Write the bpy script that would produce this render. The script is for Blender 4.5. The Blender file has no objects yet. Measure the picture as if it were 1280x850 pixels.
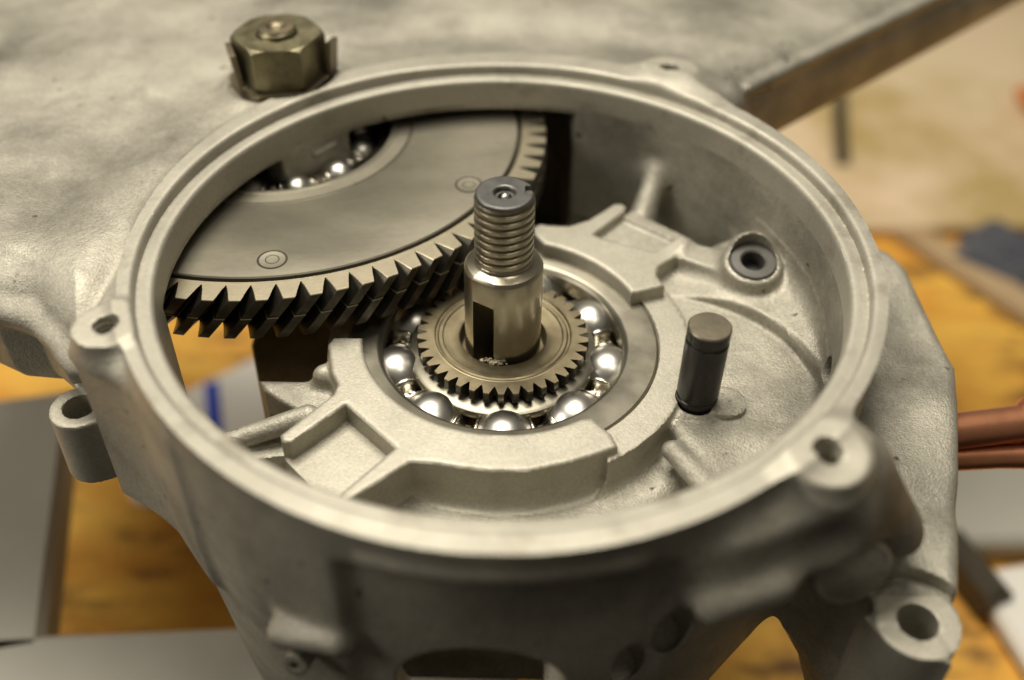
import bpy, bmesh, math, random
import numpy as np
from mathutils import Matrix, Vector
random.seed(4); rng = np.random.default_rng(4)
PI = math.pi; R = math.radians
MM = 0.001
sc = bpy.context.scene
col = sc.collection

# ------------------------------------------------------------------ camera
def setup_camera():
    pitch, roll, d = 0.741303569, 0.0208205, 189.448
    tgt = np.array([1.6768, -0.40385, 0.0])
    fw = np.array([0, math.cos(pitch), -math.sin(pitch)])
    r = np.cross(fw, [0, 0, 1]); r /= np.linalg.norm(r); u = np.cross(r, fw)
    r2 = r*math.cos(roll)+u*math.sin(roll); u2 = -r*math.sin(roll)+u*math.cos(roll)
    C = (tgt-fw*d)*MM
    cd = bpy.data.cameras.new('camera'); co = bpy.data.objects.new('camera', cd); col.objects.link(co)
    M = Matrix([[r2[0], u2[0], -fw[0], C[0]], [r2[1], u2[1], -fw[1], C[1]], [r2[2], u2[2], -fw[2], C[2]], [0, 0, 0, 1]])
    co.matrix_world = M
    cd.sensor_width = 36; cd.lens = 36*1300/1280
    cd.clip_start = 0.005; cd.clip_end = 20
    cd.dof.use_dof = True; cd.dof.focus_distance = 0.180; cd.dof.aperture_fstop = 6.8
    sc.camera = co
setup_camera()

# ------------------------------------------------------------------ light
w = bpy.data.worlds.new('World'); sc.world = w; w.use_nodes = True
w.node_tree.nodes['Background'].inputs[0].default_value = (1.0, 0.91, 0.76, 1)
w.node_tree.nodes['Background'].inputs[1].default_value = 0.085
def area(name, loc, tgt, sx, sy, power, colr):
    l = bpy.data.lights.new(name, 'AREA'); l.shape = 'RECTANGLE'; l.size = sx*MM; l.size_y = sy*MM
    l.energy = power; l.color = colr
    o = bpy.data.objects.new(name, l); col.objects.link(o)
    o.location = Vector(loc)*MM
    o.rotation_euler = (Vector(tgt)-Vector(loc)).to_track_quat('-Z', 'Y').to_euler()
    return o
area('ceiling_lamp', (-100, 175, 650), (0, 10, 0), 420, 330, 5.8, (1.0, 0.935, 0.81))
area('window_lamp', (-560, -140, 360), (-20, 10, -30), 300, 260, 1.6, (1.0, 0.94, 0.83))
area('front_fill', (160, -120, 640), (30, 60, -60), 200, 120, 0.5, (1.0, 0.93, 0.78))  # weak fill added from the front, not a real lamp at the bench
sc.view_settings.view_transform = 'Standard'; sc.view_settings.look = 'None'
sc.view_settings.gamma = 1; sc.view_settings.use_curve_mapping = False
sc.view_settings.exposure = 0.18

# ------------------------------------------------------------------ materials
def mat(name, base, rough=0.5, metal=0.0, base2=None, nscale=60, ncontrast=(0.35, 0.65), bump=0.0, bscale=1500,
        bump2=0.0, bscale2=250, rough2=None, stain=None, stain_scale=30, stain_rng=(0.55, 0.75), aniso=0, spots=None, coat=0, spec=0.5, stretch=(1, 1, 1), radial=0, grain=None):
    m = bpy.data.materials.new(name); m.use_nodes = True
    nt = m.node_tree; N = nt.nodes; L = nt.links
    b = N['Principled BSDF']
    b.inputs['Metallic'].default_value = metal; b.inputs['Roughness'].default_value = rough
    b.inputs['Specular IOR Level'].default_value = spec
    if coat: b.inputs['Coat Weight'].default_value = coat; b.inputs['Coat Roughness'].default_value = 0.12
    tc = N.new('ShaderNodeTexCoord'); mp = N.new('ShaderNodeMapping'); L.new(tc.outputs['Object'], mp.inputs[0]); mp.inputs['Scale'].default_value = stretch
    def noise(sc_, det=4, rg=0.55, vec=mp):
        n = N.new('ShaderNodeTexNoise'); n.inputs['Scale'].default_value = sc_; n.inputs['Detail'].default_value = det; n.inputs['Roughness'].default_value = rg
        L.new(vec.outputs[0], n.inputs['Vector']); return n
    def ramp(src, a, c):
        r_ = N.new('ShaderNodeMapRange'); r_.inputs[1].default_value = a; r_.inputs[2].default_value = c
        L.new(src, r_.inputs[0]); return r_.outputs[0]
    def mix(fac, A, B):
        x = N.new('ShaderNodeMix'); x.data_type = 'RGBA'; L.new(fac, x.inputs[0])
        for i, v in ((6, A), (7, B)):
            if isinstance(v, tuple): x.inputs[i].default_value = (*v, 1)
            else: L.new(v, x.inputs[i])
        return x.outputs[2]
    cur = base
    if base2 is not None:
        cur = mix(ramp(noise(nscale, 6, 0.6).outputs[0], *ncontrast), base, base2)
    if stain is not None:
        cur = mix(ramp(noise(stain_scale, 8, 0.65).outputs[0], *stain_rng), cur, stain)
    if spots is not None:
        cur = mix(ramp(noise(spots[1], 3, 0.5).outputs[0], spots[2], spots[2]+0.05), cur, spots[0])
    if grain is not None:
        g = N.new('ShaderNodeMix'); g.data_type = 'RGBA'; g.blend_type = 'MULTIPLY'; g.inputs[0].default_value = 1.0
        gr = N.new('ShaderNodeMapRange'); gr.inputs[1].default_value = .3; gr.inputs[2].default_value = .7; gr.inputs[3].default_value = 1-grain[1]; gr.inputs[4].default_value = 1+grain[1]
        L.new(noise(grain[0], 3, 0.7).outputs[0], gr.inputs[0])
        if isinstance(cur, tuple): g.inputs[6].default_value = (*cur, 1)
        else: L.new(cur, g.inputs[6])
        L.new(gr.outputs[0], g.inputs[7]); cur = g.outputs[2]
    if isinstance(cur, tuple): b.inputs['Base Color'].default_value = (*cur, 1)
    else: L.new(cur, b.inputs['Base Color'])
    if rough2 is not None:
        rr = N.new('ShaderNodeMapRange'); rr.inputs[1].default_value = .35; rr.inputs[2].default_value = .65
        rr.inputs[3].default_value = rough; rr.inputs[4].default_value = rough2
        L.new(noise(nscale*1.7, 5).outputs[0], rr.inputs[0]); L.new(rr.outputs[0], b.inputs['Roughness'])
    prev = None
    for bs, s in ((bump2, bscale2), (bump, bscale)):
        if bs:
            bp = N.new('ShaderNodeBump'); bp.inputs['Strength'].default_value = 1.0; bp.inputs['Distance'].default_value = bs*MM
            L.new(noise(s, 3, 0.6).outputs[0], bp.inputs['Height'])
            if prev: L.new(prev.outputs[0], bp.inputs['Normal'])
            prev = bp
    if radial:   # concentric turning marks round the local z axis
        sx = N.new('ShaderNodeSeparateXYZ'); L.new(tc.outputs['Object'], sx.inputs[0])
        cb = N.new('ShaderNodeCombineXYZ'); L.new(sx.outputs[0], cb.inputs[0]); L.new(sx.outputs[1], cb.inputs[1])
        ln = N.new('ShaderNodeVectorMath'); ln.operation = 'LENGTH'; L.new(cb.outputs[0], ln.inputs[0])
        c2 = N.new('ShaderNodeCombineXYZ'); L.new(ln.outputs['Value'], c2.inputs[0]); 
        n = noise(3500, 2, .6, c2)
        bp = N.new('ShaderNodeBump'); bp.inputs['Distance'].default_value = radial*MM; bp.inputs['Strength'].default_value = 1
        L.new(n.outputs[0], bp.inputs['Height'])
        if prev: L.new(prev.outputs[0], bp.inputs['Normal'])
        prev = bp
    if prev: L.new(prev.outputs[0], b.inputs['Normal'])
    return m
CAST = mat('cast_aluminium', (0.47, 0.442, 0.365), 0.46, 0.55, grain=(1700, 0.18), base2=(0.34, 0.32, 0.262), nscale=55, bump=0.16, bscale=2600, bump2=0.16, bscale2=330,
           rough2=0.62, stain=(0.135, 0.125, 0.10), stain_scale=24, stain_rng=(0.46, 0.70), spots=((0.10, 0.085, 0.06), 300, 0.70))
FLAT = mat('machined_aluminium', (0.43, 0.405, 0.335), 0.48, 0.5, grain=(1500, 0.08), base2=(0.35, 0.33, 0.27), nscale=60, bump=0.035, bscale=1800, rough2=0.60, radial=0.02,
           stain=(0.20, 0.175, 0.13), stain_scale=75, stain_rng=(0.54, 0.74))
BLAST = mat('blasted_aluminium', (0.47, 0.442, 0.362), 0.50, 0.5, grain=(1800, 0.13), base2=(0.40, 0.375, 0.305), nscale=80, bump=0.07, bscale=2600, rough2=0.55,
            stain=(0.36, 0.33, 0.25), stain_scale=60, stain_rng=(0.62, 0.85))
STEEL = mat('ground_steel', (0.33, 0.305, 0.24), 0.32, 0.95, base2=(0.26, 0.24, 0.19), nscale=120, bump=0.012, bscale=2500, rough2=0.4, radial=0.010)
PLATE = mat('satin_steel_plate', (0.41, 0.38, 0.30), 0.36, 0.85, base2=(0.33, 0.305, 0.235), nscale=45, bump=0.010, bscale=1400, rough2=0.43, stain=(0.20, 0.175, 0.12), stain_scale=130, stain_rng=(0.64, 0.76), stretch=(0.45, 1, 1), grain=(900, 0.06))
GEARM = mat('oily_tooth_steel', (0.11, 0.098, 0.075), 0.32, 0.8, base2=(0.05, 0.044, 0.033), nscale=220, rough2=0.42, bump=0.01, bscale=2000)
TOOTHTOP = mat('bright_tooth_edge_steel', (0.52, 0.46, 0.33), 0.38, 0.9, base2=(0.46, 0.41, 0.29), nscale=400, bump=0.02, bscale=1500, stretch=(1, 1, 1), radial=0.02)
SHAFT = mat('turned_shaft_steel', (0.43, 0.39, 0.30), 0.27, 0.95, base2=(0.34, 0.305, 0.225), nscale=90, rough2=0.34, bump=0.006, bscale=1200)
SHAFTEND = mat('dark_reflection_shaft_end', (0.20, 0.195, 0.185), 0.38, 0.85, base2=(0.13, 0.127, 0.12), nscale=300, bump=0.01)  # dark reflection on the end face is put into the base colour
BALL = mat('polished_ball_steel', (0.62, 0.60, 0.55), 0.33, 1.0)
CAGE = mat('pressed_cage_steel', (0.58, 0.54, 0.46), 0.22, 1.0, bump=0.01, bscale=1500)
PINION = mat('oiled_gear_steel', (0.29, 0.245, 0.155), 0.34, 0.9, base2=(0.20, 0.165, 0.10), nscale=160, rough2=0.46, bump=0.012, bscale=2000, radial=0.012)
BLACK = mat('black_oxide_steel', (0.018, 0.016, 0.014), 0.24, 0.2, spec=0.45, base2=(0.012, 0.011, 0.009), nscale=150, rough2=0.42)
PINCAP = mat('worn_pin_end_steel', (0.24, 0.21, 0.15), 0.42, 0.85, base2=(0.16, 0.14, 0.10), nscale=200, bump=0.02, bscale=1500)
RUBBER = mat('dark_bush_rubber', (0.10, 0.095, 0.085), 0.45, 0.2, base2=(0.09, 0.085, 0.075), nscale=300, bump=0.04, bscale=900)
ZINC = mat('yellowed_zinc', (0.30, 0.27, 0.165), 0.34, 0.9, base2=(0.17, 0.15, 0.09), nscale=130, rough2=0.5, bump=0.02, bscale=1200, stain=(0.12, 0.10, 0.06), stain_scale=160, stain_rng=(0.58, 0.75))
TAB = mat('bent_tab_steel', (0.26, 0.22, 0.14), 0.38, 0.9, base2=(0.14, 0.115, 0.08), nscale=130, rough2=0.5, bump=0.03, bscale=900)
CRUMB = mat('metal_swarf', (0.42, 0.37, 0.27), 0.5, 0.7, base2=(0.20, 0.17, 0.11), nscale=900, bump=0.1, bscale=1500)
COPPER = mat('worn_copper', (0.78, 0.36, 0.20), 0.33, 0.9, base2=(0.58, 0.24, 0.12), nscale=60, rough2=0.4)
WOOD = mat('stained_bench_wood', (0.88, 0.52, 0.085), 0.6, 0.0, base2=(0.68, 0.31, 0.04), nscale=24, stain=(0.13, 0.055, 0.018), stain_scale=26, stain_rng=(0.50, 0.66), bump=1.0, bscale2=30, bscale=60, stretch=(1, 2.2, 1))
BARM = mat('grey_painted_steel', (0.46, 0.445, 0.38), 0.5, 0.1, base2=(0.38, 0.365, 0.31), nscale=12, stain=(0.16, 0.15, 0.12), stain_scale=20, stain_rng=(0.62, 0.8))
CARD = mat('cardboard', (0.50, 0.355, 0.20), 0.8, 0.0, base2=(0.42, 0.29, 0.15), nscale=8, bump=0.4, bscale=80, stain=(0.34, 0.20, 0.08), stain_scale=7, stain_rng=(0.52, 0.7))
CLOTH = mat('dark_blue_cloth', (0.05, 0.055, 0.075), 0.85, 0.0, base2=(0.10, 0.10, 0.11), nscale=20, bump=1.5, bscale=60)
PAPER = mat('white_paper', (0.85, 0.82, 0.74), 0.7, 0.0, base2=(0.76, 0.73, 0.66), nscale=15)
BLUE = mat('blue_ink', (0.02, 0.06, 0.45), 0.5, 0.0)
TANW = mat('tan_board', (0.72, 0.58, 0.37), 0.75, 0.0, base2=(0.80, 0.60, 0.42), nscale=9, stain=(0.48, 0.35, 0.14), stain_scale=8, stain_rng=(0.46, 0.62))
DARKM = mat('dark_oiled_metal', (0.05, 0.045, 0.035), 0.5, 0.5, base2=(0.09, 0.075, 0.05), nscale=30)
ORANGE = mat('orange_plastic', (0.60, 0.17, 0.03), 0.5)

# ------------------------------------------------------------------ object helpers
def tag(o, label=None, cat=None, group=None, kind=None):
    if label: o['label'] = label
    if cat: o['category'] = cat
    if group: o['group'] = group
    if kind: o['kind'] = kind
    return o
def empty(name, loc, label, cat, group=None):
    o = bpy.data.objects.new(name, None); col.objects.link(o); o.location = Vector(loc)*MM
    o.empty_display_size = 0.005
    return tag(o, label, cat, group)
def mk(name, V, F, m, parent=None, loc=(0, 0, 0), sharp=35, matidx=None, mats=None, rot=None):
    V = np.asarray(V, dtype=np.float64)*MM
    me = bpy.data.meshes.new(name)
    if isinstance(F, np.ndarray):
        me.vertices.add(len(V)); me.vertices.foreach_set('co', V.ravel())
        me.loops.add(F.size); me.loops.foreach_set('vertex_index', F.ravel().astype(np.int32))
        me.polygons.add(len(F)); me.polygons.foreach_set('loop_start', np.arange(0, F.size, F.shape[1], dtype=np.int32))
        me.update(calc_edges=True)
    else:
        me.from_pydata([tuple(v) for v in V], [], F)
    me.validate()
    for mm in (mats or [m]): me.materials.append(mm)
    if matidx is not None: me.polygons.foreach_set('material_index', np.asarray(matidx, dtype=np.int32))
    me.polygons.foreach_set('use_smooth', np.ones(len(me.polygons), dtype=bool))
    me.set_sharp_from_angle(angle=R(sharp))
    me.update()
    o = bpy.data.objects.new(name, me); col.objects.link(o)
    o.location = Vector(loc)*MM
    if rot: o.rotation_euler = rot
    if parent: o.parent = parent
    return o
def lathe(prof, n=96, closed=False):
    """revolve (r,z) points about z"""
    V = []; F = []
    a = np.arange(n)*2*PI/n
    for r, z in prof:
        V += [(r*math.cos(t), r*math.sin(t), z) for t in a]
    k = len(prof)
    for i in range(k if closed else k-1):
        for j in range(n):
            j2 = (j+1) % n; i2 = (i+1) % k
            F.append((i*n+j, i*n+j2, i2*n+j2, i2*n+j))
    return V, F
def caps(V, F, loops):
    for s, n, flip in loops:
        f = list(range(s, s+n)); F.append(tuple(f[::-1] if flip else f))
def prism(poly, z0, z1, bev=0.0):
    """polygon (ccw) extruded with an optional chamfer"""
    P = np.array(poly, float); n = len(P); V = []; F = []
    def inset(d):
        Q = []
        for i in range(n):
            a, b, c = P[i-1], P[i], P[(i+1) % n]
            e1 = (b-a)/np.linalg.norm(b-a); e2 = (c-b)/np.linalg.norm(c-b)
            n1 = np.array([-e1[1], e1[0]]); n2 = np.array([-e2[1], e2[0]])
            m_ = n1+n2; m_ /= max(1e-6, np.linalg.norm(m_)); Q.append(b+m_*d/max(.3, m_@n1))
        return Q
    rings = [(0, z0+bev), (0, z1-bev)] if bev else [(0, z0), (0, z1)]
    if bev: rings = [(bev, z0)]+rings+[(bev, z1)]
    for d, z in rings:
        for q in (inset(d) if d else P): V.append((q[0], q[1], z))
    for k in range(len(rings)-1):
        for i in range(n):
            j = (i+1) % n; F.append((k*n+i, k*n+j, (k+1)*n+j, (k+1)*n+i))
    F.append(tuple(range(n))[::-1]); F.append(tuple(range((len(rings)-1)*n, len(rings)*n)))
    return V, F
def tube(pts, rad, n=20, cap=True):
    P = [Vector(p) for p in pts]; V = []; F = []
    rads = rad if isinstance(rad, (list, tuple)) else [rad]*len(P)
    up = Vector((0, 0, 1))
    for i, p in enumerate(P):
        t = (P[min(i+1, len(P)-1)]-P[max(i-1, 0)]).normalized()
        s = t.cross(up)
        if s.length < 1e-3: s = t.cross(Vector((1, 0, 0)))
        s.normalize(); u = s.cross(t)
        for j in range(n):
            a = 2*PI*j/n; V.append(tuple(p+(s*math.cos(a)+u*math.sin(a))*rads[i]))
    for i in range(len(P)-1):
        for j in range(n):
            k = (j+1) % n; F.append((i*n+j, i*n+k, (i+1)*n+k, (i+1)*n+j))
    if cap: F.append(tuple(range(n))[::-1]); F.append(tuple(range((len(P)-1)*n, len(P)*n)))
    return V, F
def joinvf(*parts):
    V = []; F = []
    for v, f in parts:
        o = len(V); V += [tuple(x) for x in v]; F += [tuple(i+o for i in q) for q in f]
    return V, F

# ------------------------------------------------------------------ implicit solid modelling (distance fields -> mesh)
def smin(a, b, k):
    if k <= 0: return np.minimum(a, b)
    h = np.maximum(k-np.abs(a-b), 0)/k
    return np.minimum(a, b)-h*h*k*0.25
def smax(a, b, k): return -smin(-a, -b, k)
def ext2(d2, z, z0, z1, rnd=0.0):
    dz = np.maximum(z0-z, z-z1)
    if rnd > 0:
        a = d2+rnd; b = dz+rnd
        return np.minimum(np.maximum(a, b), 0)+np.hypot(np.maximum(a, 0), np.maximum(b, 0))-rnd
    return np.maximum(d2, dz)
def s_cyl(cx, cy, r, z0, z1, rnd=0.0, taper=0.0):
    return lambda P: ext2(np.hypot(P[:, 0]-cx, P[:, 1]-cy)-r-(taper*(z1-P[:, 2]) if taper else 0), P[:, 2], z0, z1, rnd)
def poly2(poly):
    A = np.array(poly, float)
    def f(x, y):
        d = np.full(x.shape, 1e9); s = np.ones(x.shape)
        n = len(A)
        for i in range(n):
            a = A[i]; b = A[i-1]; ex, ey = b-a
            wx = x-a[0]; wy = y-a[1]
            t = np.clip((wx*ex+wy*ey)/(ex*ex+ey*ey), 0, 1)
            d = np.minimum(d, (wx-ex*t)**2+(wy-ey*t)**2)
            c1 = y >= a[1]; c2 = y < b[1]; c3 = ex*wy > ey*wx
            flip = (c1 & c2 & c3) | (~c1 & ~c2 & ~c3)
            s = np.where(flip, -s, s)
        return s*np.sqrt(d)
    return f
def s_prism(poly, z0, z1, rnd=0.0, off=0.0):
    f = poly2(poly)
    return lambda P: ext2(f(P[:, 0], P[:, 1])-off, P[:, 2], z0, z1, rnd)
def s_caps(a, b, r, r2=None):
    a = np.array(a, float); b = np.array(b, float); ab = b-a
    def f(P):
        t = np.clip(((P-a)@ab)/(ab@ab), 0, 1)
        rr = r if r2 is None else r+(r2-r)*t
        return np.linalg.norm(P-a-t[:, None]*ab, axis=1)-rr
    return f
def s_cylax(c, ax, r, h0, h1, rnd=0.0):
    c = np.array(c, float); ax = np.array(ax, float); ax /= np.linalg.norm(ax)
    def f(P):
        t = (P-c)@ax; rad = np.linalg.norm(P-c-t[:, None]*ax, axis=1)
        return ext2(rad-r, t, h0, h1, rnd)
    return f

def build_sdf(ops, lo, hi, h, bs=8, slack=0.8):
    """ops: list of (sign, k, fn, bbox). sparse surface nets with feature-preserving vertices."""
    lo = np.array(lo, float); hi = np.array(hi, float)
    def F(P, margin):
        d = np.full(len(P), 1e3)
        pl = P.min(0); ph = P.max(0)
        for sg, k, fn, bb in ops:
            m_ = margin+k
            if bb is not None and (np.any(pl > np.array(bb[1])+m_) or np.any(ph < np.array(bb[0])-m_)): continue
            v = fn(P)
            d = smin(d, v, k) if sg > 0 else smax(d, -v, k)
        return d
    nb = np.ceil((hi-lo)/(h*bs)).astype(int)
    I = np.stack(np.meshgrid(*[np.arange(n) for n in nb], indexing='ij'), -1).reshape(-1, 3)
    sb = (I//6); key = (sb[:, 0]*1000+sb[:, 1])*1000+sb[:, 2]
    order = np.argsort(key, kind='stable'); I = I[order]; key = key[order]
    cut = np.flatnonzero(np.diff(key))+1
    half = bs*h*math.sqrt(3)/2
    act = []
    for g in np.split(I, cut):
        c = lo+(g+0.5)*bs*h
        act.append(g[np.abs(F(c, half+slack+0.5)) < half+slack])
    n1 = bs+1
    off = np.stack(np.meshgrid(*[np.arange(n1)]*3, indexing='ij'), -1).reshape(-1, 3)
    cid, cv, quads = [], [], []
    NN = (nb*bs+2).astype(np.int64)
    corners = [(0,0,0),(1,0,0),(0,1,0),(1,1,0),(0,0,1),(1,0,1),(0,1,1),(1,1,1)]
    edges = [(a, b, ax) for ax in range(3) for a in range(8) for b in range(8) if corners[b][ax]-corners[a][ax] == 1 and all(corners[a][k] == corners[b][k] for k in range(3) if k != ax)]
    def gid(ix): return (ix[..., 0].astype(np.int64)*NN[1]+ix[..., 1])*NN[2]+ix[..., 2]
    qs = []
    for g in act:
        if not len(g): continue
        # sub-group to keep memory low
        for g2 in np.array_split(g, max(1, len(g)//60)):
            idx = (g2[:, None, :]*bs+off[None]).reshape(-1, 3)
            P = lo+idx*h
            S = F(P, 0.6).reshape(len(g2), n1, n1, n1)
            C = np.stack([S[:, a:a+bs, b:b+bs, c:c+bs] for a, b, c in corners], -1)
            neg = C < 0; s = neg.sum(-1); m_ = (s > 0) & (s < 8)
            bi, ci, cj, ck = np.nonzero(m_)
            if not len(bi): continue
            Cv = C[m_]; base = g2[bi]*bs+np.stack([ci, cj, ck], -1)
            acc = np.zeros((len(bi), 3)); cnt = np.zeros(len(bi)); gr = np.zeros((len(bi), 3))
            XP = []; XM = []
            for a, b, ax in edges:
                va, vb = Cv[:, a], Cv[:, b]; x = (va < 0) != (vb < 0)
                t = np.where(x, va/np.where(x, va-vb, 1), 0)
                p = np.array(corners[a], float)[None]+np.eye(3)[ax][None]*t[:, None]
                acc += p*x[:, None]; cnt += x; gr[:, ax] += vb-va
                XP.append(p); XM.append(x)
            vert = acc/cnt[:, None]; gr /= (4*h)
            gl = np.linalg.norm(gr, axis=1)
            shp = gl < 0.985          # gradient averages below one where surfaces meet at an edge
            if shp.any():
                si = np.flatnonzero(shp); pts = []; own = []
                for p, x in zip(XP, XM):
                    q = si[x[si]]; pts.append(p[q]); own.append(q)
                pts = np.concatenate(pts); own = np.concatenate(own)
                W = lo+(base[own]+pts)*h; e = 0.04*h
                G = np.zeros_like(W)
                for tt in ((1,1,1),(1,-1,-1),(-1,1,-1),(-1,-1,1)):
                    G += np.array(tt)*F(W+np.array(tt)*e, 0.6)[:, None]
                G /= np.maximum(1e-9, np.linalg.norm(G, axis=1))[:, None]
                mass = vert[own]
                dd = np.einsum('ij,ij->i', G, pts-mass)
                A = np.zeros((len(vert), 3, 3)); B = np.zeros((len(vert), 3))
                np.add.at(A, own, G[:, :, None]*G[:, None, :]); np.add.at(B, own, G*dd[:, None])
                A = A[si]+0.04*np.eye(3)[None]
                dx = np.linalg.solve(A, B[si][..., None])[..., 0]
                vert[si] = np.clip(vert[si]+dx, -0.15, 1.15)
            cid.append(gid(base)); cv.append(lo+(base+vert)*h)
            # quads: edges starting at grid point 'base' corner 0 in each axis
            c0 = Cv[:, 0] < 0
            for ax, cn in ((0, 1), (1, 2), (2, 4)):
                c1 = Cv[:, cn] < 0; x = c0 != c1
                if not x.any(): continue
                bb = base[x]; u, v = (ax+1) % 3, (ax+2) % 3
                eu = np.eye(3, dtype=int)[u]; ev = np.eye(3, dtype=int)[v]
                q = np.stack([gid(bb-eu-ev), gid(bb-ev), gid(bb), gid(bb-eu)], -1)
                fl = ~c0[x]; q[fl] = q[fl][:, ::-1]
                qs.append(q)
    ids = np.concatenate(cid); VV = np.concatenate(cv); Q = np.concatenate(qs)
    o = np.argsort(ids); ids = ids[o]; VV = VV[o]
    pos = np.searchsorted(ids, Q); pos = np.clip(pos, 0, len(ids)-1)
    ok = np.all(ids[pos] == Q, axis=1)
    return VV, pos[ok].astype(np.int32)
def submesh(V, Q, mask):
    q = Q[mask]; u, inv = np.unique(q, return_inverse=True)
    return V[u], inv.reshape(q.shape).astype(np.int32)
def bb(x0, y0, z0, x1, y1, z1): return ((x0, y0, z0), (x1, y1, z1))

# ------------------------------------------------------------------ engine case
GX, GY = -48.4, 51.6            # axis of the big gear
HX, HY = -49.3, 53.4            # centre of the gear cavity
OPS = []
def add(fn, k=0.0, box=None): OPS.append((1, k, fn, box))
def sub(fn, k=0.0, box=None): OPS.append((-1, k, fn, box))
def und(x, y): return 0.8*np.sin(x*0.055+1.0)*np.cos(y*0.07)+0.5*np.sin(x*0.13+y*0.09)+0.35*np.sin(y*0.21-x*0.05+2)
def Rout(x, y, rr):
    s = y/np.maximum(rr, 1e-3)
    return 62.5+np.where(y > 0, 2.9*s*s, 1.7*s**4)
def f_body(P):
    x, y, z = P.T; rr = np.hypot(x, y)
    d2 = BODY2(x, y)
    top = 20.6-0.03*np.maximum(rr-66, 0)-0.30*np.maximum(np.hypot(x-GX, y-GY)-63, 0)*np.clip((-30-x)/40.0, 0, 1)*np.clip((60-y)/40.0, 0.12, 1)-1.5*np.exp(-((rr-82)/8.0)**2)+und(x, y)*0.8+1.3*np.exp(-((x*0.55+y-64-18)/9.0)**2)*(y > 40)*np.clip((x-10)/30, 0, 1)-1.2*np.clip((y-95)/30, 0, 1)
    dz = np.maximum((z-top)*0.96, (-8+3.5*np.clip((x-30)/30, 0, 1)-z))
    return smax(d2, dz, 10.0)
BODY2 = poly2([(-67.0, -20.5), (-73.5, -14.5), (-79, -9.8), (-86, -9.2), (-100, -2), (-165, 10), (-165, 175), (165, 165), (112, 117), (53.5, 64.5), (40, 40), (-20, 20), (-60, 0)])
add(f_body, 0, bb(-166, -25, -10, 166, 176, 24))
add(s_caps((-68.5, -19.5, 9.5), (-79, -9.6, 11.0), 1.6), 3, bb(-82, -22, 7, -66, -8, 13))
add(s_caps((-79, -9.6, 11.0), (-92, -7.0, 11.0), 1.6), 3, bb(-94, -12, 7, -78, -4, 13))
add(s_caps((52.0, 64.5, 16.2), (116, 123, 15.0), 1.0, 1.1), 2.2, bb(50, 62, 12, 119, 126, 18))
def f_wall(P):   # the tall front half of the wall and the ring
    x, y, z = P.T; rr = np.hypot(x, y)
    ro = Rout(x, y, rr)-np.clip(-5-z, 0, 100)*0.09
    # recessed front panel
    th = np.degrees(np.arctan2(y, x))
    pan = np.clip((z < 16.8)*1.0, 0, 1)
    d = np.maximum(rr-ro, np.maximum(57.2, ro-6.5)*(z < -12)+57.2*(z >= -12)-rr)
    low = np.where(y < -22, -17.0-63.0*np.clip((-22-y)/9.0, 0, 1), np.where(y < -9, -17.0, np.where(y < 20, -4.5, -28.0)))
    return np.maximum(d, np.maximum(z-22.8, low-z))*0.95
add(f_wall, 4.0, bb(-68, -68, -81, 68, 68, 23))
# slight step-out bead under the front rim, ledge at the left of the front panel
def arc(r, z, a0, a1, rad):
    def f(P):
        x, y, zz = P.T; rr = np.hypot(x, y); th = np.degrees(np.arctan2(y, x))
        d = np.hypot(rr-r, zz-z)-rad
        ea = np.maximum(a0-th, th-a1)*R(1)*r
        return np.maximum(d, ea-rad) if False else smax(d, ea, 2.0)
    return f
sub(arc(67.2, 20.6, -110, -68, 1.7), 1.0, bb(-25, -70, 17, 27, -58, 24))
add(arc(63.4, 17.8, -106, -72, 1.2), 1.2, bb(-22, -68, 15, 25, -58, 20))
# recessed panel in the front skirt
def f_panel(P):
    x, y, z = P.T; rr = np.hypot(x, y)
    d2 = np.maximum(62.0-rr, rr-70)
    return smax(smax(d2, np.maximum(-20.5-x, x-24), 3), np.maximum(-70-z, z-15.3), 3)
sub(f_panel, 2.0, bb(-24, -72, -72, 28, -54, 17))
add(s_caps((-31, -57.5, -6.5), (-22.5, -60.5, -4.5), 2.2, 1.6), 3, bb(-35, -64, -10, -19, -53, -1))
# cut the hull at the lower left so its outline runs in
sub(s_cylax((-62, -62, -58), (1, -1.0, 0), 22, -60, 60), 4, bb(-120, -120, -82, 0, 0, -34))
# ears on the rim
add(s_cyl(-59.6, -23.8, 5.1, 18.0, 22.8, 0.3), 2.5, bb(-66, -30, 17, -53, -17, 23))
add(s_cyl(33.4, 58.9, 5.6, 14.0, 22.8, 0.6), 5, bb(27, 52, 13, 40, 66, 23))
add(s_cyl(41.5, 55.5, 7.0, 12.0, 20.8, 3), 6, bb(34, 48, 11, 49, 63, 22))
add(s_cyl(44.3, -46.8, 5.6, 10.0, 22.8, 0.4), 5, bb(38, -54, 9, 51, -40, 23))
add(s_caps((33, -54.5, 11.5), (47, -47, 11.0), 5.2, 7.5), 7, bb(26, -62, 3, 56, -38, 20))
add(s_caps((30.5, -58.0, 8.8), (38, -55, 8.4), 2.0, 2.4), 4, bb(27, -62, 5, 42, -51, 13))
sub(s_caps((31, -64.5, 13.5), (46, -57.5, 14.5), 5.0, 4.0), 2.5, bb(22, -72, 7, 53, -50, 20))
add(s_caps((29, -60.2, 6.2), (38, -57.0, 6.8), 2.4, 2.6), 3.0, bb(24, -65, 2, 43, -52, 11))
add(s_caps((50.5, -43.5, 17.0), (57.5, -44.5, 4.0), 4.5, 5.5), 5.0, bb(44, -52, -3, 65, -37, 23))
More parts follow.
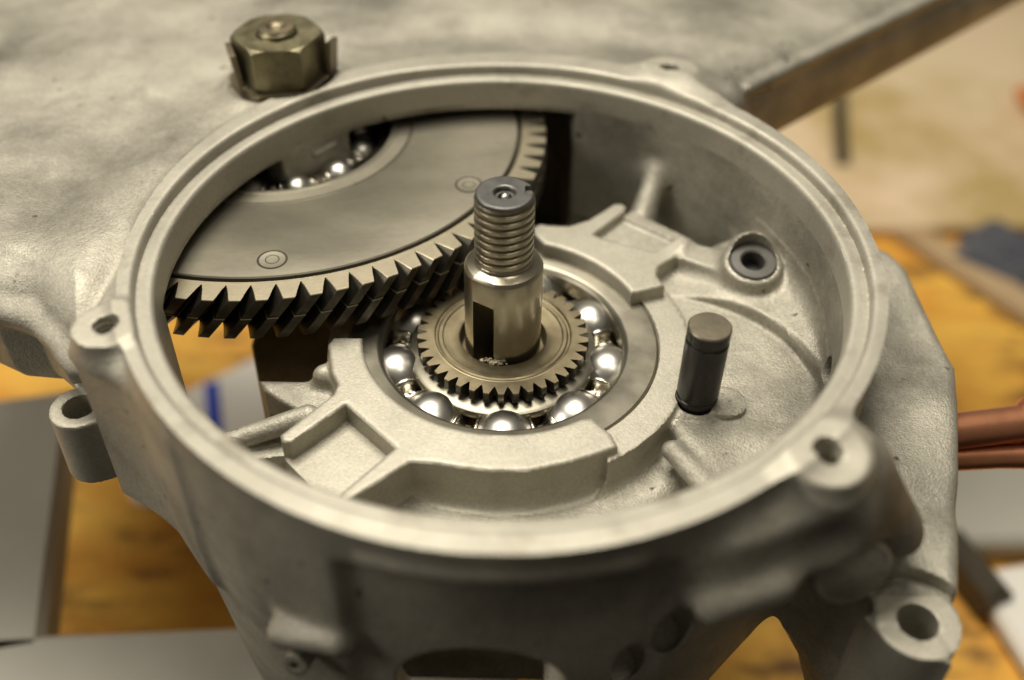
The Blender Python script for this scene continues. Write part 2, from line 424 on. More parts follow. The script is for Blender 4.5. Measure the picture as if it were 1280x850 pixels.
# right flange plate + lug
def f_plate(P):
    x, y, z = P.T
    d2 = PL2(x, y); top = -2.2+0.7*np.sin(y*0.16+0.5)*np.cos(x*.2)-1.3*np.exp(-((y+33)/4.0)**2)+0.02*(y)
    return smax(d2, np.maximum(z-top, -46-z), 2.4)
PL2 = poly2([(72, 36.5), (78.6, 30.6), (80.8, 25.5), (82.3, 11), (83.0, -2.2), (76.2, -28), (69.6, -49.5), (57.5, -51.0), (50, -40), (55, 0), (55, 33)])
add(f_plate, 6, bb(48, -53, -47, 85, 38, 0))
add(s_prism([(56.5, -46), (69.0, -46), (68.5, -54), (57.5, -54)], -60, -6.05, 0.3), 0.5, bb(55, -56, -61, 70, -45, -5))
sub(s_cyl(62.6, -53.9, 7.7, -6.0, 4), 0.5, bb(54, -62, -7, 71, -45, 5))
add(s_cyl(62.6, -53.9, 6.3, -60, -6.0, 0.2), 1.5, bb(55, -61, -61, 70, -47, -5))
add(s_prism([(55.0, -53.0), (57.5, -57.2), (66, -60.6), (63, -50)], -60, -6.3, 0.2), 0.8, bb(54, -62, -61, 68, -49, -5))
# round plug seat under the ear
sub(s_cylax((51.0, -51.5, 3.6), (0.20, -0.95, 0.20), 6.6, 0, 16), 1.2, bb(45, -72, -14, 68, -40, 18))
# arch with daylight under it at the front right
sub(s_cylax((46.5, -50, -40), (0.30, -0.95, 0.0), 11.0, -40, 40), 1.5, bb(15, -99, -54, 72, -8, -24))
sub(s_prism([(26, -90), (58, -90), (56.5, -56), (55.5, -10), (30, -10)], -82, -41), 1.5, bb(24, -92, -84, 60, -8, -39))
add(s_prism([(-34, -33), (29, -33), (29, -27), (-34, -27)], -82, -18), 0, bb(-35, -34, -83, 30, -26, -17))
# lower left lug
add(s_cyl(-71.4, -18.9, 4.9, -14.5, -0.2, 0.5, taper=0.02), 0, bb(-77, -25, -16, -65, -13, 0.5))
add(s_prism([(-65.5, -25.5), (-60.5, -28.5), (-53.2, -33.4), (-45.5, -42.5), (-44, -38), (-57.6, -12), (-62, -6), (-65.2, -16)], -16.5, 19.5, 2.0), 4, bb(-75, -44, -17, -42, -5, 20))
add(s_caps((-69.5, -17, 6), (-61, -8, 8), 3.0), 4, bb(-74, -22, 1, -57, -4, 12))
# little stub at the lower left of the front
add(s_cylax((-28.0, -56.5, -11.8), (-0.28, -0.92, 0.25), 2.0, -4, 4.2, 0.3), 1.0, bb(-34, -64, -17, -22, -50, -6))
# nut boss over the gear axis
add(s_cyl(-46.9, 55.2, 12.2, 14, 20.4, 0.8), 4, bb(-60, 43, 12, -35, 69, 23))
sub(s_cyl(-71.4, -18.9, 5.6, -0.2, 9), 0.8, bb(-78, -25, -1, -65, -13, 10))
sub(s_cyl(-46.9, 55.2, 11.2, 20.38, 30), 0.5, bb(-58, 44, 20, -36, 67, 26))
# bore
sub(s_cyl(0, 0, 57.2, -30, 30), 0, bb(-58, -58, -30, 58, 58, 31))
# big gear cavity
sub(s_cyl(HX, HY, 63.4, -41, 14.1), 0.6, bb(HX-64, HY-64, -41, HX+64, HY+64, 14.5))
# inner structure -------------------------------------------------
add(s_prism([(-31, 0), (-31, 125), (22, 125), (22, 24), (-6, 8)], -46, -40), 0, bb(-32, -1, -47, 23, 126, -39))
add(s_prism([(13.6, 24), (22, 24), (22, 100), (13.6, 100)], -46, -21), 0, bb(12, 23, -47, 23, 101, -20))
add(s_prism([(-36, 20), (-31, 18), (-31, 125), (-36, 125)], -46, -4), 0, bb(-37, 17, -47, -30, 126, -3))
add(s_prism([(-31, 108), (22, 85), (24, 90), (-29, 118)], -46, 5), 0, bb(-32, 84, -47, 25, 119, 6))
add(s_prism([(-31, 12), (-20, 24), (22, 26), (22, 32), (-24, 30), (-31, 20)], -46, -8), 0, bb(-32, 11, -47, 23, 33, -7))
cp = poly2([(-58, -28.5), (-44, -23.5), (-33, -19), (-28, 4), (28, 4), (60, 0), (60, -60), (-60, -60)])
def f_chan(P):
    x, y, z = P.T
    return smax(np.maximum(cp(x, y), np.hypot(x, y)-58.5), np.maximum(z+9.0+0.0*x, -14-z), 1.0)
add(f_chan, 0, bb(-60, -60, -15, 60, 6, -8))
add(s_prism([(13.8, 26), (64, 20), (64, 64), (13.8, 64)], -30, -21), 0, bb(13, 20, -31, 65, 65, -20))
rp = poly2([(8, 22), (25, -8), (29.0, -20), (38.5, -37), (46, -44), (62, -44), (64, 37), (43, 30.5), (35, 25.5), (24, 28), (8, 24)])
def f_rfloor(P):
    x, y, z = P.T; rr = np.hypot(x, y)
    top = -1.0-0.10*np.maximum(-22-y, 0)+0.25*np.sin(x*.35)*np.sin(y*.3)*(y < -18)
    return smax(np.maximum(rp(x, y), rr-58.5), np.maximum(z-top, -26-z), 2.0)
add(f_rfloor, 3.5, bb(6, -46, -27, 60, 60, 0.5))
def f_cres(P):   # raised outer floor round the shallow round pocket
    x, y, z = P.T; rr = np.hypot(x, y)
    dc = 27.4-np.hypot(x-28.8, y+13.2)
    q = np.clip((x-31)/17.0, 0, 1); q = q*q*(3-2*q)
    top = -0.9+2.8*q+0.05*np.maximum(y-10, 0)*q+0.10*np.maximum(rr-50, 0)
    return smax(np.maximum(np.maximum(rr-58.5, -20.5-y), np.maximum(16-x, dc)), smax(np.maximum(z-top, -6-z), (y-29-0.25*(x-40)), 5.0), 0.8)
add(f_cres, 0.6, bb(14, -22, -7, 60, 60, 6))
# fillets at the foot of the wall
def f_fil(P):
    x, y, z = P.T; rr = np.hypot(x, y); q_ = np.clip((y+16)/26.0, 0, 1); t = np.where((y < -20) & (x < 33), -9.0, np.where(y < -20, -1.2-0.1*np.maximum(-22-y, 0), -1.0+3.2*q_*q_*(3-2*q_)))
    q2 = np.clip((np.arctan2(y, x)-R(30))/R(9), 0, 1)*(y > 0); t = t*(1-q2)+(-21)*q2
    q = 5.0
    d = q-np.hypot(rr-(57.2-q), z-(t+q))
    d = np.maximum(np.maximum(d, (57.2-q)-rr), z-(t+q))
    d = np.maximum(d, np.where(y > -21, 27.4-np.hypot(x-28.8, y+13.2), -5))
    sel = np.maximum(rr-58.0, np.where(x > 0, -1.0, np.where(y < -32, -1.0, 5.0)))
    back = (10-x)*(y > 0)+(-9)*(y <= 0)
    return np.maximum(np.maximum(d, sel), np.maximum(back, t-1-z))
add(f_fil, 1.0, bb(-50, -58, -23, 58, 58, 8))
# bearing seat
add(s_cyl(0, 0, 31.8, -20, -0.9, 0.3), 1.2, bb(-34, -34, -21, 34, 34, 0))
add(lambda P: np.maximum(ext2(np.hypot(P[:, 0], P[:, 1])-34.2, P[:, 2], -12, 0.15, 0.4), np.maximum(28.55-np.hypot(P[:, 0], P[:, 1]), np.where(P[:, 1] < -5, 17.6-P[:, 0], 8.0-P[:, 0]))), 1.0, bb(7, -35, -13, 35, 35, 1))
# front retainer wall (under the platform) and platforms
retL = [(-31.0, -4.7), (-30.3, -2.7), *[(25.3*math.cos(R(a_)), 25.3*math.sin(R(a_))) for a_ in range(186, 304, 2)], (15.2, -21.2), (18.2, -24.6), (19.2, -27.4), (15.5, -29.2), (11.3, -31.0), (4.6, -33.0), (-1, -33.2), (-6.0, -32.6), (-10.1, -31.8), (-14.1, -31.6), (-23.7, -40.4), (-24.7, -39.9), (-24.2, -38.1), (-16.8, -28.7), (-21.0, -24.4), (-26.0, -19.3), (-33.6, -28.2), (-35.2, -27.8), (-35.7, -26.5), (-28.3, -16.8), (-28.0, -14.5), (-29.5, -11.5)]
add(s_prism(retL, -12, 2.0, 0.6), 0.6, bb(-36, -41, -13, 20, -2, 2.5))
pockL = [(-24.5, -16.5), (-35.3, -27.6), (-35.0, -28.4), (-25.6, -38.5), (-24.5, -39.0), (-14.5, -28.0)]
add(s_prism(pockL, -14, -2.0, 0.25), 0.3, bb(-36, -40, -15, -14, -16, -1))
def f_ridge(P):  # soft ledge at the foot of the retainer wall
    x, y, z = P.T; rr = np.hypot(x, y)
    return smax(smax(np.abs(rr-37.2)-3.2, np.abs(z+9.5)-2.4, 2.5), np.maximum(-16-x, x-30)*0.7+np.maximum(y+10, -60), 3)
add(f_ridge, 4, bb(-20, -44, -14, 34, -12, -5))
retR = [(5.6, 28.0), (5.2, 30.2), (6.6, 31.4), (12.5, 31.0), (16.7, 33.2), (22.4, 39.1), (23.9, 39.3), (24.8, 38.3), (24.4, 36.4), (17.6, 28.4), (19.8, 26.9), (29.6, 23.0), (30.4, 24.1), (35.2, 28.2), (36.4, 26.6), (32.5, 21.0), (29.9, 18.5), (29.2, 16.0), (30.4, 12.5), *[(26.0*math.cos(R(a_)), 26.0*math.sin(R(a_))) for a_ in range(23, 75, 2)]]
add(s_prism(retR, -26, 3.0, 0.6), 0.6, bb(4, 9, -27, 38, 40, 3.5))
add(s_prism([(17.2, 28.2), (24.6, 37.4), (27.5, 36.8), (36.6, 29.0), (30.0, 22.6), (19, 26.4)], -26, 0.9, 0.25), 0.6, bb(15, 20, -27, 38, 39, 1))
add(s_prism([(24.0, 36.0), (26.0, 38.5), (36.5, 30), (34.8, 28)], -26, 1.6, 0.25), 0.6, bb(22, 26, -27, 38, 40, 2))
sub(s_cyl(0, 0, 28.4, -9.5, -0.05), 0, bb(-29, -29, -10, 29, 29, 0))
sub(s_cyl(0, 0, 24.6, -30, 5), 0.3, bb(-25, -25, -31, 25, 25, 6))
sub(s_prism([(-25.95, -19.7), (-34.4, -28.9), (-25, -38.0), (-17.1, -28.75), (-21, -24.6)], -1.98, 6), 0.3, bb(-36, -39, -3, -16, -18, 7))
# cut retainer opening where the ring is uncovered on the right
# rib across the left opening, pillar and web below the gear
add(s_caps((-54, -26.5, -4.8), (-32.5, -19.5, -0.9), 1.5, 2.0), 1.5, bb(-57, -30, -8, -30, -16, 2))
add(s_prism([(-55, -29), (-54, -25.5), (-32, -19), (-30, -24)], -14, -4.6, 0.3), 1, bb(-57, -30, -15, -29, -17, -3))
add(s_prism([(-43.6, -8.5), (-20, -8.5), (-20, -14), (-33, -17), (-38, -14), (-42, -11)], -46, -3.4, 0.8), 1.2, bb(-45, -18, -47, -19, -8, 0))
add(s_prism([(-50.5, 12), (-43.6, -9), (-20, -9), (-20, 24), (-31, 40), (-50, 42)], -46, -14, 0.6), 0.5, bb(-52, -10, -47, -19, 43, -13))
add(s_caps((-32.0, -9, -20), (-31.6, -9, -1.5), 2.6, 1.8), 2, bb(-36, -13, -21, -28, -4, 2))
# tab hanging into the hub bore
def f_tab(P):
    x, y, z = P.T; rr = np.hypot(x, y)
    t = np.degrees(np.arctan2(y, x))
    return smax(np.maximum(np.maximum(rr-63, 57.1-rr), np.hypot(x-GX, y-GY)-21.5), np.maximum(np.maximum(6.6-z, z-15), np.abs(t-133.2)*1.0-8.2), 1.0)
add(f_tab, 0.8, bb(-53, 33, 6, -30, 50, 16))
add(s_caps((-39.2, 41.4, 12.0), (-35.6, 44.6, 12.6), 0.55), 0.6, bb(-42, 39, 10, -33, 47, 14))
add(s_prism([(8, -58.5), (20, -56.5), (33, -50), (35, -40), (8, -45)], -36, -11, 1.0), 1, bb(7, -60, -37, 36, -39, -10))
# floor details
add(s_cylax((47.2, 17.8, 0), (0.0, -0.22, 1), 5.6, -5, 6.3, 0.8), 2.2, bb(40, 8, -5, 54, 26, 9))
add(s_caps((47.2, 20.3, 0), (47.2, 18.9, 5.6), 5.2, 4.7), 1.4, bb(41, 12, -6, 54, 27, 12))
add(s_caps((26.5, 35, -8.0), (31.5, 47.5, 4.2), 3.6, 2.3), 3.5, bb(20, 28, -14, 37, 54, 9))
add(s_prism([(35.5, 27), (42.5, 24.0), (41.0, 17.5), (34.5, 21)], -3, 3.0, 0.6), 3.0, bb(33, 16, -4, 44, 28, 4))
add(s_cyl(38.6, -14.9, 3.6, -3, 0.15, 0.4), 0.2, bb(34, -20, -4, 43, -10, 0.3))
add(s_cyl(33.6, -14.1, 4.3, -3, -0.6, 0.3), 0.8, bb(28, -19, -4, 39, -9, 0.2))
add(s_caps((28.7, -24.5, -2.2), (39, -39.0, -4.6), 1.7), 2.5, bb(25, -42, -8, 42, -21, 1))
sub(s_caps((31.0, -34.0, -8.5), (33.5, -38.0, -9.5), 3.4, 4.0), 2.0, bb(25, -43, -14, 39, -29, -3))
# drilled holes
sub(s_cyl(0, 0, 60.0, 20.9, 30), 1.0, bb(-61, -61, 20, 61, 61, 31))
sub(s_cyl(-59.6, -23.8, 2.0, 12, 30), 0.3, bb(-62, -26, 11, -57, -21, 31))
sub(s_cyl(33.4, 58.9, 2.1, 10, 30), 0.3, bb(31, 56, 9, 36, 61, 31))
sub(s_cyl(44.3, -46.8, 2.1, 8, 30), 0.3, bb(42, -49, 7, 47, -44, 31))
sub(s_cyl(62.6, -53.9, 3.05, -22, 0), 0.2, bb(59, -57, -23, 66, -50, 1))
sub(s_cyl(-71.4, -18.9, 2.75, -13, 2), 0.3, bb(-75, -22, -14, -68, -16, 3))
sub(s_cylax((47.2, 17.8, 0), (0.0, -0.22, 1), 4.5, 5.3, 20), 0.5, bb(41, 8, 2, 54, 26, 14))
sub(s_cylax((47.2, 17.8, 0), (0.0, -0.22, 1), 2.3, -2, 8), 0.2, bb(41, 8, -3, 54, 26, 9))
sub(s_cylax((56.5, -11.2, 4.2), (0.98, -0.2, 0), 2.6, -7, 5), 0.3, bb(49, -16, 0, 64, -7, 8))
sub(s_cyl(33.6, -14.1, 3.6, -6, 0), 0.2, bb(29, -18, -7, 38, -10, 1))
sub(s_cylax((26.3, -58.6, -2.0), (0.18, -0.50, 0.85), 3.0, -9, 9), 0.4, bb(16, -70, -14, 36, -44, 8))
sub(s_cylax((20.6, -60.4, -8.0), (0.16, -0.50, 0.85), 2.6, -10, 9), 0.4, bb(10, -72, -20, 32, -46, 3))
sub(s_cylax((-1.8, -60, -15.5), (0, -1, 0.05), 12.5, -12, 12), 1.0, bb(-16, -74, -30, 13, -46, -1))
sub(s_caps((-29.9, -62.6, -10.4), (-28.6, -58, -11.4), 0.8), 0.2, bb(-32, -65, -13, -27, -55, -8))
sub(s_caps((62.5, -27.0, -6), (62.5, -27, 2), 0.8), 0.8, bb(60, -30, -7, 65, -24, 3))

CASE_H = 0.42
import time; _t = time.time()
V, Q = build_sdf(OPS, (-162, -70, -62), (150, 158, 25), CASE_H)
print('case mesh', len(V), len(Q), 'in', round(time.time()-_t, 1))
case = empty('engine_case', (0, 0, 0), 'large grey cast aluminium engine case with round open chamber and machined rim', 'engine case')
cen = V[Q].mean(1); fx, fy, fz = cen.T; fr = np.hypot(fx, fy)
e1 = V[Q[:, 2]]-V[Q[:, 0]]; e2 = V[Q[:, 3]]-V[Q[:, 1]]; nrm = np.cross(e1, e2); nrm /= np.maximum(1e-9, np.linalg.norm(nrm, axis=1))[:, None]
lab = np.full(len(Q), 'side_wall', dtype=object)
lab[(fr > 66) & (fy > -26)] = 'outer_casting'
lab[(fr < 58) & (fz < 4.8)] = 'chamber_floor'
lab[(fx < -38) & (fr < 63) & (fz > 3) & (fy > -30)] = 'side_wall'
lab[(fr < 67.6) & (fr > 55.5) & (fz > 15.5) & ~((np.hypot(fx+46.9, fy-55.2) < 12.0) & (fr > 62))] = 'rim'
lab[(fr < 66) & (fz < -12.2) & (fy > -17)] = 'cavity_base'
lab[(fz < 14.3) & (fr > 57.2) & (fy > 15) & (np.hypot(fx-HX, fy-HY) < 64)] = 'cavity_base'
pr = poly2(retL)(fx, fy) < 0.6; lab[pr & (fz > -9) & (fz < 2.6)] = 'bearing_retainer'
pr2 = poly2(retR)(fx, fy) < 0.5; lab[pr2 & (fz > -1) & (fz < 3.6)] = 'slotted_retainer'
pr3 = (poly2(pockL)(fx, fy) < 0.4) & (fz > -9) & (fz < -1.8) & ~pr; lab[pr3] = 'retainer_pocket'
lab[(fr < 35.2) & (fz > -12) & (fz < 0.4) & ~pr & ~pr2 & ~pr3 & (fr > 24)] = 'bearing_seat'
lab[(np.hypot(fx-47.2, fy-18) < 6.6) & (fz > 1.0) & (fz < 12)] = 'screw_boss'
for ex, ey, nm, rd, zl in ((-59.6, -23.8, 'rim_ear', 5.4, 17.6), (33.4, 58.9, 'rim_ear', 5.8, 16), (44.3, -46.8, 'rim_ear', 6.6, 14)):
    lab[(np.hypot(fx-ex, fy-ey) < rd) & (fz > zl) & (fr > 61.0)] = nm+'%d' % round(ex)
lab[(fx > 50) & (fr > 64.6) & (fz < 3) & (fy < 38) & (fy > -50)] = 'side_flange'
lab[(np.hypot(fx-62.6, fy+53.9) < 9) & (fy < -49.5) & (fx > 53) & (fz < -3)] = 'mounting_lug62'
lab[(np.hypot(fx+71.4, fy+18.9) < 5.6) & (fz < 0.6)] = 'mounting_lug-71'
lab[(fx > -45) & (fx < -19) & (fy > -18) & (fy < 20) & (fz < -1) & (fr > 30.5) & ~pr & ~pr3] = 'pillar'
lab[(np.hypot(fx+46.9, fy-55.2) < 12.0) & (fz > 17.5) & (fr > 62)] = 'nut_boss'
lab[(np.abs(fx+29) < 3.4) & (fy < -57.2) & (fz < -8.5) & (fz > -15)] = 'pipe_stub'
matof = {'rim': 1, 'bearing_retainer': 2, 'slotted_retainer': 2, 'retainer_pocket': 2, 'bearing_seat': 2}
mats3 = [CAST, FLAT, BLAST]
for nm in sorted(set(lab)):
    ms = lab == nm
    v, f = submesh(V, Q, ms)
    mi = np.full(ms.sum(), matof.get(nm, 2 if ('ear' in nm or 'lug' in nm) else 0))
    if nm == 'rim': mi = np.where((fz[ms] > 22.55) & (nrm[ms, 2] > 0.6) | (fr[ms] < 60.6), 1, 0)
    base = nm.rstrip('-0123456789')
    mk(base, v, f, None, case, sharp=38, matidx=mi, mats=mats3)
print('total', round(time.time()-_t, 1))

# threads sunk in the rim holes (bright coils on the hole wall)
def coil(r, z0, z1, pitch, rad, n=18):
    turns = (z1-z0)/pitch; k = int(turns*n)
    return tube([(r*math.cos(2*PI*i/n), r*math.sin(2*PI*i/n), z0+(z1-z0)*i/k) for i in range(k+1)], rad, 6)
for ex, ey, z0, z1, r_ in ((-59.6, -23.8, 14, 22.0, 2.0), (33.4, 58.9, 14, 22.2, 1.7), (44.3, -46.8, 12, 22.0, 2.1)):
    v, f = coil(r_, z0, z1, 0.9, 0.2); mk('hole_thread', v, f, FLAT, case, loc=(ex, ey, 0))
v, f = coil(2.55, 0.7, 4, 0.9, 0.22); o = mk('hole_thread', v, f, FLAT, case, loc=(56.6, -11.2, 4.2)); o.rotation_euler = (0, R(90), R(-11))
# round plug below the right ear
v, f = lathe([(0.01, 0.2), (4.2, 0.1), (4.6, -0.1), (5.6, 0.0), (6.1, -0.5), (6.2, -2)], 48)
o = mk('core_plug', v, f, CAST, case, loc=(51.1, -52.6, 3.8)); o.rotation_euler = Vector((0.20, -0.95, 0.20)).to_track_quat('Z', 'Y').to_euler()

# ------------------------------------------------------------------ gears
def gear_outline(nt, rr, rt, frac_tip=0.26, frac_root=0.30, npt=5, ex=0.8):
    """outline points per tooth, involute-looking flanks"""
    P = []; p = 2*PI/nt
    for k in range(nt):
        a0 = k*p
        seq = []
        wr = frac_root*p; wt = frac_tip*p; fl = (p-wr-wt)/2
        seq += [(a0-wr/2, rr+0.25*(rt-rr)*0.3), (a0-wr/4, rr), (a0, rr-0.02), (a0+wr/4, rr)]
        seq += [(a0+wr/2, rr+0.25*(rt-rr)*0.3)]
        for i in range(1, npt):
            t = i/npt; seq.append((a0+wr/2+fl*(t**ex), rr+(rt-rr)*(0.08+0.90*t)))
        seq += [(a0+wr/2+fl+wt*0.04, rt), (a0+p-wr/2-fl-wt*0.04, rt)]
        for i in range(npt-1, 0, -1):
            t = i/npt; seq.append((a0+p-wr/2-fl*(t**ex), rr+(rt-rr)*(0.08+0.90*t)))
        P += seq
    return np.array(P)
def gear_mesh(nt, rr, rt, ri, z0, z1, twist=0.0, levels=1, cham=0.25, inner_drop=0.0, **kw):
    O = gear_outline(nt, rr, rt, **kw); n = len(O); V = []; F = []; MI = []
    zs = [z0]+[z0+cham]+[z0+cham+(z1-z0-2*cham)*i/levels for i in range(1, levels+1)]+[z1]
    for i, z in enumerate(zs):
        c = cham*0.7 if (i == 0 or i == len(zs)-1) else 0
        a = O[:, 0]+twist*(z-z1)
        r = O[:, 1]-c*(O[:, 1] > rr+0.5*(rt-rr))
        V += [(r_*math.cos(t), r_*math.sin(t), z) for t, r_ in zip(a, r)]
    for k in range(len(zs)-1):
        for j in range(n):
            j2 = (j+1) % n; F.append((k*n+j, k*n+j2, (k+1)*n+j2, (k+1)*n+j)); MI.append(1 if k == len(zs)-2 else 0)
    for zi, z, flip in ((0, z0, True), (len(zs)-1, z1, False)):
        b = len(V); a = O[:, 0]+twist*(z-z1)
        V += [(ri*math.cos(t), ri*math.sin(t), z) for t in a]
        for j in range(n):
            j2 = (j+1) % n; q = (zi*n+j, zi*n+j2, b+j2, b+j)
            F.append(q[::-1] if flip else q); MI.append(1 if not flip else 0)
    a = O[:, 0]
    return V, F, MI
GZ = 12.0
gear = empty('primary_gear', (GX, GY, 2.4), 'big steel gear with dark slanted teeth and smooth riveted plate, left in the chamber', 'gear')
tw = math.tan(R(38))/55.0
v, f, mi = gear_mesh(76, 52.2, 56.4, 51.3, -4.05, 0, cham=0.14, twist=tw, levels=3, frac_tip=0.46, frac_root=0.09, ex=0.75)
o = mk('toothed_ring', v, f, None, gear, loc=(0, 0, GZ-0.35-2.4), matidx=mi, mats=[GEARM, TOOTHTOP], sharp=40)
v, f, mi = gear_mesh(76, 52.2, 56.5, 50.0, -4.6, 0, cham=0.14, twist=tw, levels=3, frac_tip=0.46, frac_root=0.09, ex=0.75)
o = mk('toothed_ring', v, f, None, gear, loc=(0, 0, GZ-0.35-4.12-2.4), matidx=mi, mats=[GEARM, TOOTHTOP], sharp=40)
o.rotation_euler = (0, 0, -tw*4.12)
v, f = lathe([(52.2, -0.45), (52.2, -8.6)], 180); mk('gear_rim', v, f, GEARM, gear, loc=(0, 0, GZ-2.4))
v, f = lathe([(28.1, -0.1), (28.3, 0), (50.2, 0), (50.45, -0.25), (50.45, -2.2)], 200)
plate = mk('cover_plate', v, f, PLATE, gear, loc=(0, 0, GZ-2.4))
v, f = lathe([(23.8, -9), (23.8, 0.1), (24.0, 0.2), (24.6, 0.2), (24.8, 0.04), (27.6, 0.0), (27.8, -0.3), (28.3, -0.5)], 160)
mk('hub', v, f, PLATE, gear, loc=(0, 0, GZ-2.4))
v, f = lathe([(50.4, -1.4), (51.1, -1.4), (51.4, -0.4)], 180); mk('groove', v, f, DARKM, gear, loc=(0, 0, GZ-2.4))
a1 = math.atan2(5.9-GY, -41.5-GX); a2 = math.atan2(31.2-GY, -6.8-GX); stp = (a2-a1)
v, f = lathe([(2.75, -0.3), (2.75, 0.03), (2.5, 0.045), (2.35, 0.02), (1.3, 0.05), (1.1, 0.03), (0.01, 0.045)], 36)
rv0 = None; nr = max(3, round(2*PI/stp)); 
for k in range(nr):
    a = a1+stp*k if k < 3 else a1-stp*(nr-k)*1.0
    if rv0 is None: rv0 = mk('rivet', v, f, None, gear, mats=[PLATE, GEARM], matidx=[1]*36*3+[0]*36+[1]*36+[0]*36)
    rv = rv0 if k == 0 else rv0.copy()
    if k: col.objects.link(rv)
    rv.parent = gear; rv.location = Vector((45.6*math.cos(a), 45.6*math.sin(a), GZ-2.4))*MM

# ------------------------------------------------------------------ ball bearings
def ball_bearing(name, loc, label, ro, ri, rin, rb, br, zb, nb_, a0, zin, bore, depth=9.0, n_seg=40):
    t = empty(name, loc, label, 'bearing')
    zo = 0.0
    v, f = lathe([(ro, -depth), (ro, zo-0.5), (ro-0.4, zo), (ri+1.1, zo), (ri+0.7, zo-0.12), (ri, zo-0.9), (ri, zb+2.4), (ri+0.9, zb+1.2), (ri+1.3, zb), (ri+0.9, zb-1.2), (ri, zb-2.4), (ri, -depth)], 160)
    mk('outer_race', v, f, STEEL, t)
    v, f = lathe([(bore, -depth), (bore, zin-0.15), (bore+0.2, zin), (rin-0.7, zin), (rin-0.15, zin-0.3), (rin, zin-0.8), (rin, zin-1.6), (rin-1.2, zin-3.2), (rin-1.4, zb), (rin-1.2, zb-2), (rin, -depth)], 160)
    mk('inner_race', v, f, STEEL, t)
    bm = bmesh.new(); bmesh.ops.create_uvsphere(bm, u_segments=40, v_segments=24, radius=br*MM)
    me = bpy.data.meshes.new('ball'); bm.to_mesh(me); bm.free(); me.materials.append(BALL)
    me.polygons.foreach_set('use_smooth', np.ones(len(me.polygons), dtype=bool))
    for k in range(nb_):
        a = a0+2*PI*k/nb_
        b = bpy.data.objects.new('ball', me); col.objects.link(b); b.parent = t; b.location = Vector((rb*math.cos(a), rb*math.sin(a), zb))*MM
    # pressed cage: flat links between the balls with raised lips hugging every ball
    nphi = nb_*n_seg; nrad = 8; V = []; F = []; r0, r1 = rb-2.15, rb+1.75; cr = br+0.32
    for i in range(nphi):
        a = 2*PI*i/nphi; k = round((a-a0)/(2*PI/nb_)); ab = a0+k*2*PI/nb_
        for j in range(nrad):
            r = r0+(r1-r0)*j/(nrad-1)
            dx = r*math.cos(a)-rb*math.cos(ab); dy = r*math.sin(a)-rb*math.sin(ab)
            q = dx*dx+dy*dy; zl = zb+1.3
            z = zl
            if q < cr*cr: z = max(zl, zb+math.sqrt(cr*cr-q))
            V.append((r*math.cos(a), r*math.sin(a), z))
    for i in range(nphi):
        a = 2*PI*(i+0.5)/nphi; k = round((a-a0)/(2*PI/nb_)); ab = a0+k*2*PI/nb_
        if abs(a-ab)*rb < br*0.84: continue
        i2 = (i+1) % nphi
        for j in range(nrad-1): F.append((i*nrad+j, i2*nrad+j, i2*nrad+j+1, i*nrad+j+1))
    c = mk('cage', V, F, CAGE, t, sharp=50)
    md = c.modifiers.new('thickness', 'SOLIDIFY'); md.thickness = 0.35*MM; md.offset = 0
    v, f = lathe([(0.85, 0), (0.85, 0.35), (0.6, 0.62), (0.01, 0.7)], 16)
    r_0 = None
    for k in range(nb_):
        a = a0+2*PI*(k+0.5)/nb_
        o = mk('rivet', v, f, CAGE) if r_0 is None else r_0.copy()
        if r_0 is None: r_0 = o
        else: col.objects.link(o)
        o.parent = c; o.location = Vector((rb*math.cos(a), rb*math.sin(a), zb+1.42))*MM
    return t
ball_bearing('ball_bearing', (0, 0, 0), 'open ball bearing with nine bright steel balls round the threaded shaft', 28.3, 21.9, 17.3, 19.7, 5.75, -6.5, 9, R(-88), -2.0, 7.5)
ball_bearing('ball_bearing', (GX, GY, 9.0), 'small shiny bearing sunk in hub hole of the big gear', 23.7, 20.8, 12.5, 17.0, 3.6, -2.4, 11, R(-70), -1.5, 9.0, depth=7)
# dark hub core so nothing shows through the second bearing
v, f = lathe([(0.01, -6.5), (23.8, -6.5), (23.8, -7.2)], 60); mk('hub_floor', v, f, DARKM, gear, loc=(0, 0, 9-2.4))

# ------------------------------------------------------------------ crankshaft
shaft = empty('crankshaft', (0, 0, -2), 'upright steel crankshaft end with worn thread, dark keyway slot and small toothed ring', 'crankshaft')
SO = (0, 0, 2)
# body with keyway
rs = 6.85; z0, z1 = -10.0, 17.0; slot0, slot1, slotd = -6.0, 12.6, 5.6
ac = R(-121); hw = math.asin(2.15/rs)
nA = 120
angs = sorted([2*PI*i/nA-PI for i in range(nA)]+[ac-hw, ac+hw])
angs = [a for a in angs if not (ac-hw+1e-6 < a < ac+hw-1e-6)]
n = len(angs); zs = [z0, slot0, slot1, z1]
Vb = []; Fb = []
for z in zs: Vb += [(rs*math.cos(a), rs*math.sin(a), z) for a in angs]
ia = [i for i, a in enumerate(angs) if abs(a-(ac-hw)) < 1e-6][0]
for k in range(3):
    for j in range(n):
        if k == 1 and j == ia: continue
        j2 = (j+1) % n; Fb.append((k*n+j, k*n+j2, (k+1)*n+j2, (k+1)*n+j))
# slot walls
di = np.array([math.cos(ac), math.sin(ac)]); b0 = len(Vb)
pa = np.array([rs*math.cos(ac-hw), rs*math.sin(ac-hw)]); pb = np.array([rs*math.cos(ac+hw), rs*math.sin(ac+hw)])
for z in (slot0, slot1):
    Vb += [(*(pa-di*slotd), z), (*(pb-di*slotd), z)]
A0, A1 = 1*n+ia, 2*n+ia; B0, B1 = 1*n+(ia+1) % n, 2*n+(ia+1) % n
Fb += [(A0, b0, b0+2, A1), (B0, B1, b0+3, b0+1), (b0, b0+1, b0+3, b0+2), (A0, B0, b0+1, b0), (A1, b0+2, b0+3, B1)]
